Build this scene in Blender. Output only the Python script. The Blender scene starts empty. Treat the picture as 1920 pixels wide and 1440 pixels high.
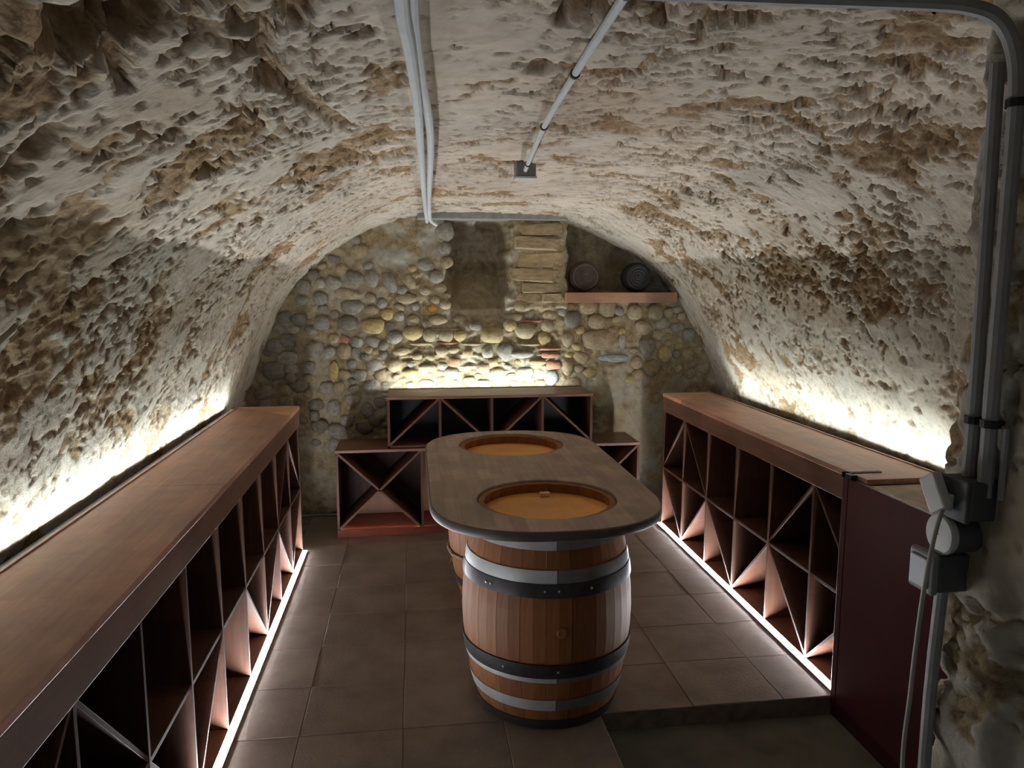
import bpy, bmesh, math, random
import numpy as np
from mathutils import Vector, Matrix

# ------------------------------------------------------------------ scene, camera, world, exposure
scene = bpy.context.scene
COL = scene.collection
random.seed(7)

cam_data = bpy.data.cameras.new('camera')
cam_data.sensor_width = 36.0
cam_data.lens = 36.0 * 1400.0 / 1920.0
cam_data.clip_start = 0.05
cam = bpy.data.objects.new('camera', cam_data)
cam.location = (0.0, 0.0, 1.78)
cam.rotation_euler = (math.radians(90.0 - 7.447), 0.0, math.radians(-7.584))
COL.objects.link(cam)
scene.camera = cam

world = bpy.data.worlds.new('ambient_fill')
scene.world = world
world.use_nodes = True
bg = world.node_tree.nodes['Background']
bg.inputs['Color'].default_value = (0.80, 0.88, 1.0, 1)
bg.inputs['Strength'].default_value = 0.09  # even fill added through the open end, lifts the near jamb

scene.view_settings.view_transform = 'Standard'
scene.view_settings.look = 'None'
scene.view_settings.gamma = 1.0
scene.view_settings.use_curve_mapping = False
scene.view_settings.exposure = 0.62
scene.cycles.max_bounces = 6
scene.cycles.diffuse_bounces = 4
scene.cycles.glossy_bounces = 3
scene.cycles.sample_clamp_indirect = 6.0

WALL_LED = 190.0          # radiance of the concealed tapes behind the racks
FLOOR_LED = 125.0          # radiance of the diffusers at the foot of the racks

# ------------------------------------------------------------------ helpers
def link(o):
    COL.objects.link(o)
    return o

def tag(o, label=None, cat=None, group=None, kind=None):
    if label: o['label'] = label
    if cat: o['category'] = cat
    if group: o['group'] = group
    if kind: o['kind'] = kind
    return o

def thing(name, loc, label, cat, group=None):
    o = bpy.data.objects.new(name, None)
    o.empty_display_size = 0.1
    o.location = loc
    link(o)
    return tag(o, label, cat, group)

class MB:
    def __init__(self):
        self.v = []; self.f = []; self.m = []
    def add(self, verts, faces, mi=0):
        b = len(self.v)
        self.v += [tuple(p) for p in verts]
        for f in faces:
            self.f.append([i + b for i in f]); self.m.append(mi)
    def box(self, a, b, mi=0):
        x0, x1 = sorted((a[0], b[0])); y0, y1 = sorted((a[1], b[1])); z0, z1 = sorted((a[2], b[2]))
        self.add([(x0,y0,z0),(x1,y0,z0),(x1,y1,z0),(x0,y1,z0),(x0,y0,z1),(x1,y0,z1),(x1,y1,z1),(x0,y1,z1)],
                 [(0,3,2,1),(4,5,6,7),(0,1,5,4),(1,2,6,5),(2,3,7,6),(3,0,4,7)], mi)
    def prism(self, poly, axis, a, b, mi=0):
        """poly: 2D points in the plane across axis (0=x:(y,z) 1=y:(x,z) 2=z:(x,y))"""
        n = len(poly)
        def P(p, t):
            return (t, p[0], p[1]) if axis == 0 else (p[0], t, p[1]) if axis == 1 else (p[0], p[1], t)
        v = [P(p, a) for p in poly] + [P(p, b) for p in poly]
        f = [list(range(n))[::-1], list(range(n, 2*n))]
        for i in range(n):
            j = (i+1) % n
            f.append([i, j, n+j, n+i])
        self.add(v, f, mi)
    def tube(self, pts, r, n=10, mi=0, caps=True):
        pts = [Vector(p) for p in pts]
        rs = r if isinstance(r, (list, tuple)) else [r]*len(pts)
        rings = []
        up = None
        for i, p in enumerate(pts):
            d = (pts[min(i+1, len(pts)-1)] - pts[max(i-1, 0)]).normalized()
            if up is None:
                up = Vector((0,0,1)) if abs(d.z) < 0.9 else Vector((1,0,0))
            s = d.cross(up).normalized(); up = s.cross(d).normalized()
            rings.append([p + (s*math.cos(2*math.pi*k/n) + up*math.sin(2*math.pi*k/n))*rs[i] for k in range(n)])
        v = [q for ring in rings for q in ring]
        f = []
        for i in range(len(pts)-1):
            for k in range(n):
                k2 = (k+1) % n
                f.append([i*n+k, i*n+k2, (i+1)*n+k2, (i+1)*n+k])
        if caps:
            f.append(list(range(n))[::-1]); f.append([(len(pts)-1)*n+k for k in range(n)])
        self.add(v, f, mi)
    def lathe(self, prof, c=(0,0,0), n=32, mi=0, closed=False):
        v = []
        for r, z in prof:
            for k in range(n):
                a = 2*math.pi*k/n
                v.append((c[0]+r*math.cos(a), c[1]+r*math.sin(a), c[2]+z))
        f = []
        m = len(prof)
        for i in range(m if closed else m-1):
            i2 = (i+1) % m
            for k in range(n):
                k2 = (k+1) % n
                f.append([i*n+k, i*n+k2, i2*n+k2, i2*n+k])
        self.add(v, f, mi)
    def build(self, name, mats, parent=None, smooth=False, bevel=0.0):
        off = parent_loc(parent)
        me = bpy.data.meshes.new(name)
        me.from_pydata([(x-off[0], y-off[1], z-off[2]) for x, y, z in self.v], [], self.f)
        if not isinstance(mats, (list, tuple)): mats = [mats]
        for m in mats: me.materials.append(m)
        me.polygons.foreach_set('material_index', self.m)
        bm = bmesh.new(); bm.from_mesh(me)
        bmesh.ops.recalc_face_normals(bm, faces=bm.faces)
        if bevel:
            es = [e for e in bm.edges if len(e.link_faces) == 2 and e.calc_face_angle(0) > 0.7]
            bmesh.ops.bevel(bm, geom=es, offset=bevel, segments=2, affect='EDGES', profile=0.5)
        bm.to_mesh(me); bm.free()
        if smooth:
            me.polygons.foreach_set('use_smooth', [True]*len(me.polygons))
            if smooth == 'auto':
                try: me.set_sharp_from_angle(angle=0.6)
                except Exception: pass
        o = bpy.data.objects.new(name, me)
        link(o)
        if parent: o.parent = parent
        return o

def parent_loc(p):
    l = Vector((0,0,0))
    while p:
        l += p.location; p = p.parent
    return l

# ---- noise (numpy, gradient noise on a plane)
_rng = np.random.RandomState(11)
_perm = np.concatenate([_rng.permutation(256)]*3)
_ang = _rng.rand(256)*2*np.pi
_gx, _gy = np.cos(_ang), np.sin(_ang)
def perlin(x, y, seed=0):
    x = x + seed*17.31; y = y + seed*9.77
    xi = np.floor(x).astype(np.int64); yi = np.floor(y).astype(np.int64)
    xf = x-xi; yf = y-yi
    xi &= 255; yi &= 255
    u = xf*xf*xf*(xf*(xf*6-15)+10); v = yf*yf*yf*(yf*(yf*6-15)+10)
    def g(ix, iy, dx, dy):
        h = _perm[_perm[(ix) & 255] + ((iy) & 255)]
        return _gx[h]*dx + _gy[h]*dy
    n00 = g(xi, yi, xf, yf); n10 = g(xi+1, yi, xf-1, yf)
    n01 = g(xi, yi+1, xf, yf-1); n11 = g(xi+1, yi+1, xf-1, yf-1)
    a = n00+u*(n10-n00); b = n01+u*(n11-n01)
    return (a+v*(b-a))*1.5
def fbm(x, y, size, octv=3, seed=0, gain=0.5):
    s = np.zeros_like(x); amp = 1.0; f = 1.0/size
    for k in range(octv):
        s += amp*perlin(x*f, y*f, seed+k*3); amp *= gain; f *= 2.03
    return s
def ridge(x, y, size, octv=3, seed=0):
    s = np.zeros_like(x); amp = 1.0; f = 1.0/size
    for k in range(octv):
        s += amp*(0.5-np.abs(perlin(x*f, y*f, seed+k*5))); amp *= 0.55; f *= 2.1
    return s
def sstep(a, b, x):
    t = np.clip((x-a)/(b-a), 0, 1)
    return t*t*(3-2*t)

def grid_object(name, P, attrs, mat, parent=None):
    """P: (n, m, 3) array; attrs: dict of (n, m) floats"""
    n, m, _ = P.shape
    idx = np.arange(n*m).reshape(n, m)
    q = np.stack([idx[:-1,:-1], idx[1:,:-1], idx[1:,1:], idx[:-1,1:]], -1).reshape(-1, 4)
    me = bpy.data.meshes.new(name)
    me.vertices.add(n*m)
    me.vertices.foreach_set('co', P.reshape(-1).astype(np.float32))
    nf = len(q)
    me.loops.add(nf*4); me.polygons.add(nf)
    me.loops.foreach_set('vertex_index', q.reshape(-1).astype(np.int32))
    me.polygons.foreach_set('loop_start', np.arange(0, nf*4, 4, dtype=np.int32))
    me.polygons.foreach_set('use_smooth', np.ones(nf, dtype=bool))
    me.update(calc_edges=True)
    for k, a in attrs.items():
        at = me.attributes.new(k, 'FLOAT', 'POINT')
        at.data.foreach_set('value', a.reshape(-1).astype(np.float32))
    me.materials.append(mat)
    o = bpy.data.objects.new(name, me)
    link(o)
    if parent: o.parent = parent
    return o

# ------------------------------------------------------------------ materials
def new_mat(name):
    m = bpy.data.materials.new(name); m.use_nodes = True
    nt = m.node_tree
    return m, nt, nt.nodes['Principled BSDF']
def node(nt, typ, **kw):
    n = nt.nodes.new(typ)
    for k, v in kw.items(): setattr(n, k, v)
    return n
def noise(nt, vec, scale, detail=3, rough=0.55):
    n = node(nt, 'ShaderNodeTexNoise')
    n.inputs['Scale'].default_value = scale; n.inputs['Detail'].default_value = detail
    n.inputs['Roughness'].default_value = rough
    if vec is not None: nt.links.new(vec, n.inputs['Vector'])
    return n.outputs['Fac']
def ramp(nt, fac, stops):
    r = node(nt, 'ShaderNodeValToRGB')
    e = r.color_ramp.elements
    while len(e) < len(stops): e.new(0.5)
    for el, (p, c) in zip(e, stops):
        el.position = p; el.color = (*c, 1) if len(c) == 3 else c
    nt.links.new(fac, r.inputs['Fac'])
    return r.outputs['Color']
def mix(nt, fac, a, b, mode='MIX'):
    n = node(nt, 'ShaderNodeMix', data_type='RGBA', blend_type=mode)
    for sock, val in ((n.inputs[0], fac), (n.inputs[6], a), (n.inputs[7], b)):
        if hasattr(val, 'is_output') or isinstance(val, bpy.types.NodeSocket): nt.links.new(val, sock)
        elif isinstance(val, (int, float)): sock.default_value = val
        else: sock.default_value = (*val, 1)
    return n.outputs[2]
def bump(nt, bsdf, h, strength, dist):
    b = node(nt, 'ShaderNodeBump')
    b.inputs['Strength'].default_value = strength; b.inputs['Distance'].default_value = dist
    nt.links.new(h, b.inputs['Height']); nt.links.new(b.outputs['Normal'], bsdf.inputs['Normal'])
def objcoord(nt):
    return node(nt, 'ShaderNodeTexCoord').outputs['Object']
def mapping(nt, vec, scale=(1,1,1), rot=(0,0,0), loc=(0,0,0)):
    m = node(nt, 'ShaderNodeMapping')
    m.inputs['Scale'].default_value = scale; m.inputs['Rotation'].default_value = rot
    m.inputs['Location'].default_value = loc
    nt.links.new(vec, m.inputs['Vector'])
    return m.outputs['Vector']

def plain(name, col, rough=0.6, metal=0.0, var=0.12, scale=20, spec=0.5):
    m, nt, b = new_mat(name)
    v = objcoord(nt)
    n = noise(nt, v, scale, 4)
    lo = tuple(c*(1-var) for c in col); hi = tuple(min(1, c*(1+var)) for c in col)
    nt.links.new(ramp(nt, n, [(0.3, lo), (0.7, hi)]), b.inputs['Base Color'])
    b.inputs['Roughness'].default_value = rough; b.inputs['Metallic'].default_value = metal
    b.inputs['Specular IOR Level'].default_value = spec
    return m

def emitter(name, col, strength):
    m, nt, b = new_mat(name)
    b.inputs['Base Color'].default_value = (0.8, 0.8, 0.8, 1)
    b.inputs['Emission Color'].default_value = (*col, 1)
    b.inputs['Emission Strength'].default_value = strength
    return m

def wood(name, dark, mid, light, axis='y', rough=0.42, blocks=True, grain=1.0, worn=0.0, spec=0.4, bc=(0.80, 1.16), bw=(0.34, 0.05)):
    """stained laminated board; axis = grain direction"""
    m, nt, b = new_mat(name)
    v = objcoord(nt)
    sc = {'x': (3, 45, 45), 'y': (45, 3, 45), 'z': (45, 45, 3)}[axis]
    g = noise(nt, mapping(nt, v, sc), 1.0, 5, 0.6)
    big = noise(nt, v, 3.2, 4)
    c = ramp(nt, g, [(0.25, dark), (0.5, mid), (0.78, light)])
    c = mix(nt, 0.55*grain, mid, c)
    c2 = ramp(nt, big, [(0.3, (0.72,)*3), (0.7, (1.25,)*3)])
    c = mix(nt, 1.0, c, c2, 'MULTIPLY')
    if blocks:
        rot = {'x': (0, 0, 0), 'y': (0, 0, math.pi/2), 'z': (0, math.pi/2, 0)}[axis]
        br = node(nt, 'ShaderNodeTexBrick')
        br.inputs['Scale'].default_value = 1.0
        br.inputs['Brick Width'].default_value = bw[0]; br.inputs['Row Height'].default_value = bw[1]
        br.inputs['Mortar Size'].default_value = 0.0006; br.inputs['Bias'].default_value = 0.0
        br.inputs['Color1'].default_value = (bc[0],)*3+(1,); br.inputs['Color2'].default_value = (bc[1], bc[1]*0.98, bc[1]*0.95, 1)
        br.inputs['Mortar'].default_value = (0.75, 0.72, 0.7, 1)
        nt.links.new(mapping(nt, v, rot=rot), br.inputs['Vector'])
        c = mix(nt, 0.8, c, br.outputs['Color'], 'MULTIPLY')
    if worn:
        w = noise(nt, v, 7.0, 6, 0.7)
        wf = ramp(nt, w, [(0.50, (0, 0, 0)), (0.72, (1, 1, 1))])
        wm = node(nt, 'ShaderNodeMath', operation='MULTIPLY'); wm.inputs[1].default_value = worn
        nt.links.new(wf, wm.inputs[0])
        c = mix(nt, wm.outputs[0], c, tuple(min(1, x*1.7+0.02) for x in light))
    nt.links.new(c, b.inputs['Base Color'])
    rr = node(nt, 'ShaderNodeMapRange'); rr.inputs['To Min'].default_value = rough-0.1; rr.inputs['To Max'].default_value = rough+0.14
    nt.links.new(big, rr.inputs['Value']); nt.links.new(rr.outputs['Result'], b.inputs['Roughness'])
    b.inputs['Specular IOR Level'].default_value = spec
    bump(nt, b, g, 0.12, 0.002)
    return m

def masonry(name, plaster_a, plaster_b, stone_a, stone_b, stone_c, fine=1.0):
    """plaster over exposed tuff: the 'plaster' attribute tells which of the two lies at the surface"""
    m, nt, b = new_mat(name)
    v = objcoord(nt)
    at = node(nt, 'ShaderNodeAttribute', attribute_name='plaster').outputs['Fac']
    st = node(nt, 'ShaderNodeAttribute', attribute_name='stain').outputs['Fac']
    n1 = noise(nt, v, 2.6, 3); n2 = noise(nt, v, 14, 4, 0.65); n3 = noise(nt, v, 70, 2, 0.7)
    pl = mix(nt, ramp(nt, n1, [(0.38, (0,0,0)), (0.62, (1,1,1))]), plaster_a, plaster_b)
    pl = mix(nt, 1.0, pl, ramp(nt, n2, [(0.3, (0.80, 0.77, 0.72)), (0.62, (1.08, 1.08, 1.08))]), 'MULTIPLY')
    so = ramp(nt, n2, [(0.28, stone_c), (0.5, stone_a), (0.72, stone_b)])
    so = mix(nt, 1.0, so, ramp(nt, n3, [(0.3, (0.75, 0.72, 0.68)), (0.7, (1.15, 1.15, 1.15))]), 'MULTIPLY')
    c = mix(nt, at, so, pl)
    c = mix(nt, st, c, stone_a)
    nt.links.new(c, b.inputs['Base Color'])
    b.inputs['Roughness'].default_value = 0.93
    b.inputs['Specular IOR Level'].default_value = 0.15
    h = node(nt, 'ShaderNodeMath', operation='MULTIPLY_ADD')
    h.inputs[1].default_value = 0.5
    nt.links.new(n3, h.inputs[0]); nt.links.new(n2, h.inputs[2])
    bump(nt, b, h.outputs[0], 0.55*fine, 0.012)
    return m

M = {}
M['vault'] = masonry('limewashed_tuff', (0.56, 0.49, 0.395), (0.48, 0.435, 0.365), (0.31, 0.215, 0.125), (0.45, 0.36, 0.24), (0.20, 0.13, 0.07))
M['backwall'] = masonry('rubble_mortar', (0.40, 0.36, 0.28), (0.33, 0.31, 0.26), (0.32, 0.25, 0.15), (0.40, 0.34, 0.23), (0.19, 0.14, 0.085))
M['jamb'] = masonry('rough_jamb_plaster', (0.46, 0.43, 0.36), (0.38, 0.37, 0.33), (0.26, 0.20, 0.12), (0.36, 0.30, 0.20), (0.14, 0.10, 0.06))

def stone_mat(name, cols, spots=0.3):
    m, nt, b = new_mat(name)
    v = objcoord(nt)
    rnd = node(nt, 'ShaderNodeObjectInfo').outputs['Random']
    c = ramp(nt, rnd, [(i/max(1, len(cols)-1), k) for i, k in enumerate(cols)])
    off = node(nt, 'ShaderNodeVectorMath', operation='ADD')
    comb = node(nt, 'ShaderNodeCombineXYZ')
    for i in range(3): nt.links.new(rnd, comb.inputs[i])
    sc = node(nt, 'ShaderNodeVectorMath', operation='SCALE'); sc.inputs['Scale'].default_value = 37.0
    nt.links.new(comb.outputs[0], sc.inputs[0])
    nt.links.new(v, off.inputs[0]); nt.links.new(sc.outputs[0], off.inputs[1])
    n = noise(nt, off.outputs[0], 2.2, 6, 0.65)
    c = mix(nt, 1.0, c, ramp(nt, n, [(0.32, (0.62, 0.58, 0.52)), (0.68, (1.25, 1.22, 1.18))]), 'MULTIPLY')
    nt.links.new(c, b.inputs['Base Color'])
    b.inputs['Roughness'].default_value = 0.8
    b.inputs['Specular IOR Level'].default_value = 0.3
    bump(nt, b, n, 0.3, 0.02)
    return m
M['st_t'] = stone_mat('cobble_tan', [(0.36, 0.28, 0.18), (0.30, 0.25, 0.17), (0.40, 0.33, 0.22)])
M['st_g'] = stone_mat('cobble_grey', [(0.30, 0.28, 0.24), (0.24, 0.22, 0.19), (0.36, 0.33, 0.28)])
M['st_d'] = stone_mat('cobble_dark', [(0.17, 0.15, 0.12), (0.22, 0.20, 0.17)])
M['st_y'] = stone_mat('cobble_ochre', [(0.42, 0.32, 0.15), (0.36, 0.29, 0.16)])
M['st_o'] = stone_mat('cobble_orange', [(0.55, 0.30, 0.05), (0.55, 0.30, 0.05)])
M['st_u'] = stone_mat('cobble_bluish', [(0.32, 0.36, 0.37), (0.28, 0.31, 0.32)])
M['st_b'] = stone_mat('brick_fragment', [(0.42, 0.22, 0.15), (0.36, 0.19, 0.13)])
M['st_p'] = stone_mat('pier_tuff', [(0.40, 0.31, 0.18), (0.34, 0.27, 0.17)])

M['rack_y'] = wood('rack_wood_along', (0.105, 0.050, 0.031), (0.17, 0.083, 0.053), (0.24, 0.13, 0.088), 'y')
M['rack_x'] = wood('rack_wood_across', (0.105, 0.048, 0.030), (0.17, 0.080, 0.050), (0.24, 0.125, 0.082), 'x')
M['rack_z'] = wood('rack_wood_shaded', (0.056, 0.024, 0.015), (0.090, 0.039, 0.024), (0.14, 0.068, 0.042), 'z', rough=0.5, spec=0.25)  # darker copy of the rack wood, shade inside the bays put into the colour
M['rack_top'] = wood('rack_top_wood', (0.34, 0.170, 0.122), (0.50, 0.270, 0.200), (0.62, 0.385, 0.30), 'y', rough=0.34, worn=0.16, spec=0.6, bc=(0.84, 1.14))
M['wedge'] = wood('wedge_wood', (0.58, 0.30, 0.17), (0.70, 0.40, 0.24), (0.80, 0.50, 0.33), 'x', rough=0.35, blocks=False)
M['redwood'] = wood('plinth_red_wood', (0.10, 0.026, 0.016), (0.17, 0.045, 0.026), (0.23, 0.070, 0.040), 'x', rough=0.3)
M['table'] = wood('table_wood', (0.225, 0.152, 0.122), (0.325, 0.230, 0.188), (0.42, 0.325, 0.275), 'y', rough=0.45, worn=0.10, bc=(0.70, 1.22), bw=(0.20, 0.06))
M['table_edge'] = plain('shaded_table_edge', (0.075, 0.060, 0.056), 0.45, var=0.15)  # rim in shade: the darkness is put into its colour
M['black'] = plain('black_back_panel', (0.010, 0.012, 0.020), 0.45, var=0.2)
M['maroon'] = plain('maroon_lacquer', (0.055, 0.008, 0.012), 0.38, var=0.15, scale=4)
M['bracket'] = plain('black_iron', (0.015, 0.014, 0.014), 0.5)
M['creamtop'] = plain('worn_cream_board', (0.62, 0.50, 0.42), 0.6, var=0.3, scale=9)
M['stave'] = None
def stave_mat():
    m, nt, b = new_mat('oak_stave')
    v = objcoord(nt)
    rnd = node(nt, 'ShaderNodeObjectInfo').outputs['Random']
    g = noise(nt, mapping(nt, v, (60, 60, 4)), 1.0, 5, 0.6)
    base = ramp(nt, rnd, [(0.0, (0.19, 0.072, 0.023)), (0.4, (0.245, 0.096, 0.030)), (0.7, (0.215, 0.084, 0.026)), (1.0, (0.26, 0.108, 0.036))])
    c = mix(nt, 1.0, base, ramp(nt, g, [(0.3, (0.75, 0.72, 0.70)), (0.7, (1.15, 1.15, 1.15))]), 'MULTIPLY')
    nt.links.new(c, b.inputs['Base Color'])
    b.inputs['Roughness'].default_value = 0.58
    b.inputs['Specular IOR Level'].default_value = 0.3
    bump(nt, b, g, 0.1, 0.002)
    return m
M['stave'] = stave_mat()
M['head'] = wood('barrel_head_wood', (0.66, 0.30, 0.070), (0.78, 0.37, 0.095), (0.85, 0.45, 0.15), 'y', rough=0.5, blocks=False, grain=0.5)
M['galv'] = plain('galvanised_hoop', (0.55, 0.58, 0.58), 0.42, metal=0.55, var=0.12)
M['iron'] = plain('dark_hoop_iron', (0.055, 0.052, 0.055), 0.38, metal=0.6, var=0.25)
M['rivet'] = plain('rivet_steel', (0.45, 0.43, 0.40), 0.35, metal=0.8)
M['withe'] = plain('split_withe', (0.22, 0.13, 0.07), 0.7, var=0.3)
M['cork'] = plain('bung_wood', (0.62, 0.44, 0.26), 0.7)
M['pvc'] = plain('grey_conduit', (0.58, 0.61, 0.62), 0.45, var=0.08)
M['pvc_dirty'] = plain('dusty_conduit', (0.27, 0.28, 0.27), 0.55, var=0.15)
M['boxgrey'] = plain('grey_box_plastic', (0.20, 0.21, 0.21), 0.5, var=0.06)
M['boxlight'] = plain('pale_box_plastic', (0.50, 0.52, 0.50), 0.45, var=0.05)
M['switchface'] = plain('switch_rocker', (0.36, 0.40, 0.45), 0.4, var=0.04)
M['boxdark'] = plain('shaded_box_plastic', (0.06, 0.066, 0.07), 0.5, var=0.08)  # shade on the camera side of the jamb boxes put into the colour
M['clip'] = plain('black_clip', (0.012, 0.012, 0.012), 0.6)
M['ledge'] = plain('shade_black_ledge', (0.02, 0.016, 0.013), 0.95, spec=0.05)  # shade of the gap put into the colour, dark even beside the tape
M['cable'] = plain('grey_cable', (0.36, 0.35, 0.31), 0.6)
M['alu'] = plain('aluminium_channel', (0.55, 0.56, 0.58), 0.4, metal=0.7)
M['led_wall'] = emitter('wall_led_tape', (0.82, 0.97, 1.0), WALL_LED)
M['led_back'] = emitter('back_wall_led_tape', (0.86, 0.98, 1.0), WALL_LED*1.9)
M['led_floor'] = emitter('foot_led_diffuser', (0.94, 0.955, 1.0), FLOOR_LED)
M['led_plinth'] = emitter('plinth_led_diffuser', (1.0, 0.92, 0.82), 110.0)
M['concrete'] = plain('landing_concrete', (0.16, 0.155, 0.125), 0.8, var=0.3, scale=5)
M['lintel'] = plain('lintel_concrete', (0.27, 0.265, 0.24), 0.9, var=0.2)
M['beam'] = wood('niche_beam_wood', (0.30, 0.15, 0.085), (0.38, 0.20, 0.12), (0.46, 0.27, 0.17), 'x', rough=0.6, blocks=False)
M['clay'] = plain('dark_clay', (0.085, 0.060, 0.045), 0.75, var=0.2)
M['clay_black'] = plain('blackened_clay', (0.022, 0.018, 0.017), 0.7, var=0.2)

def tile_mat():
    m, nt, b = new_mat('cement_tile')
    v = objcoord(nt)
    rnd = node(nt, 'ShaderNodeObjectInfo').outputs['Random']
    geo = node(nt, 'ShaderNodeNewGeometry').outputs['Position']
    n = noise(nt, geo, 4.5, 6, 0.65); n2 = noise(nt, geo, 60, 3, 0.6)
    c = ramp(nt, n, [(0.3, (0.185, 0.148, 0.122)), (0.52, (0.27, 0.222, 0.185)), (0.75, (0.34, 0.288, 0.245))])
    c = mix(nt, 1.0, c, ramp(nt, rnd, [(0, (0.86, 0.85, 0.84)), (1, (1.1, 1.1, 1.1))]), 'MULTIPLY')
    vo = node(nt, 'ShaderNodeTexVoronoi'); vo.inputs['Scale'].default_value = 55.0
    nt.links.new(geo, vo.inputs['Vector'])
    sp = ramp(nt, vo.outputs['Distance'], [(0.10, (1, 1, 1)), (0.16, (0, 0, 0))])
    gate = ramp(nt, noise(nt, geo, 23, 2), [(0.56, (0, 0, 0)), (0.62, (1, 1, 1))])
    f = mix(nt, 1.0, sp, gate, 'MULTIPLY')
    c = mix(nt, f, c, (0.42, 0.38, 0.32))
    nt.links.new(c, b.inputs['Base Color'])
    rr = node(nt, 'ShaderNodeMapRange'); rr.inputs['To Min'].default_value = 0.45; rr.inputs['To Max'].default_value = 0.75
    nt.links.new(n, rr.inputs['Value']); nt.links.new(rr.outputs['Result'], b.inputs['Roughness'])
    bump(nt, b, n2, 0.25, 0.004)
    return m
M['tile'] = tile_mat()
M['joint'] = plain('floor_joint_dirt', (0.185, 0.152, 0.125), 0.9, var=0.3)

# ------------------------------------------------------------------ structure: barrel vault with its side walls
PROF = [(-1.34, -0.15), (-1.33, 0.30), (-1.30, 0.70), (-1.262, 0.934), (-1.200, 1.119), (-1.112, 1.364), (-0.982, 1.647),
        (-0.857, 1.828), (-0.694, 1.972), (-0.490, 2.118), (-0.287, 2.240), (-0.045, 2.318), (0.20, 2.332), (0.452, 2.336),
        (0.70, 2.336), (0.954, 2.332), (1.210, 2.314), (1.385, 2.262), (1.738, 2.090), (2.010, 1.876), (2.150, 1.683),
        (2.294, 1.420), (2.442, 1.152), (2.54, 0.90), (2.60, 0.60), (2.63, 0.30), (2.64, -0.15)]
pr = np.array(PROF)
cs = np.concatenate([[0], np.cumsum(np.hypot(*np.diff(pr, axis=0).T))])
fine_s = np.linspace(0, cs[-1], 2400)
fx = np.interp(fine_s, cs, pr[:, 0]); fz = np.interp(fine_s, cs, pr[:, 1])
kern = np.hanning(75); kern /= kern.sum()
pad = 37
fx = np.convolve(np.pad(fx, pad, mode='reflect', reflect_type='odd'), kern, 'valid')
fz = np.convolve(np.pad(fz, pad, mode='reflect', reflect_type='odd'), kern, 'valid')
zz_half = len(fz)//2
def s_at_z(z, left=True):
    a = np.where(fz > z)[0]
    return fine_s[a[0]] if left else fine_s[a[-1]]
sL, sR = s_at_z(0.85, True), s_at_z(0.85, False)
DS = 0.0088
S = np.concatenate([np.linspace(0, sL, 26)[:-1], np.linspace(sL, sR, int((sR-sL)/DS)), np.linspace(sR, cs[-1], 26)[1:]])
Yv = np.concatenate([np.linspace(-0.7, 1.15, 46)[:-1], np.arange(1.15, 6.02, 0.0092)])
px = np.interp(S, fine_s, fx); pz = np.interp(S, fine_s, fz)
tx = np.gradient(px, S); tz = np.gradient(pz, S)
ln = np.hypot(tx, tz); nx, nz = tz/ln, -tx/ln      # inward normal
SS, YY = np.meshgrid(S, Yv, indexing='ij')
def crust(s, y, seed=0, pit_amt=1.0, extra=0.0, amp=1.0, more=0.0):
    """height above the bare wall (m) and the share of plaster at the surface"""
    wx = 0.10*fbm(s, y, 0.30, 4, 40+seed, 0.6); wy = 0.10*fbm(s, y, 0.30, 4, 47+seed, 0.6)
    und = 0.020*fbm(s, y, 1.1, 2, 1+seed) + 0.006*fbm(s, y, 0.28, 3, 5+seed)
    m = fbm(s+wx, y+wy, 0.60, 5, 9+seed, 0.66) + 0.34 + extra
    pl = sstep(-0.02, 0.02, m)
    rough = ridge(s, y, 0.085, 4, 20+seed)
    clus = fbm(s, y, 0.50, 3, 29+seed) + more
    p = fbm(s+0.5*wx, y+0.5*wy, 0.095, 4, 33+seed, 0.62) + 0.50*clus
    pit = sstep(0.52, 0.62, p)*pit_amt
    p2 = fbm(s+0.2*wx, y+0.2*wy, 0.036, 3, 53+seed, 0.6) + 0.55*clus + 0.10*(1-pl)
    pit2 = sstep(0.48, 0.60, p2)*pit_amt
    h = und + 0.010*amp*pl + amp*(1-pl)*(0.018*rough - 0.008) - 0.032*amp*pit - 0.014*amp*pit2*(1-0.5*pit)
    h += 0.0022*fbm(s, y, 0.05, 3, 61+seed, 0.6)*(0.4+0.6*amp)
    surf = pl*(1-0.95*sstep(0.44, 0.58, p)*pit_amt)*(1-0.75*sstep(0.42, 0.56, p2)*pit_amt)
    return h, np.clip(surf, 0, 1)
AMP = (0.55 + 0.45*sstep(1.35, 1.95, pz))[:, None]
Hh, PL = crust(SS, YY, pit_amt=0.65+0.35*(AMP-0.55)/0.45, amp=AMP, more=(0.13*sstep(2.05, 2.25, pz))[:, None], extra=0.10*(1-AMP)/0.45 - 0.60*sstep(2.4, 1.3, YY)*sstep(0.1, -0.5, px)[:, None]*sstep(1.5, 1.8, pz)[:, None])
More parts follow.
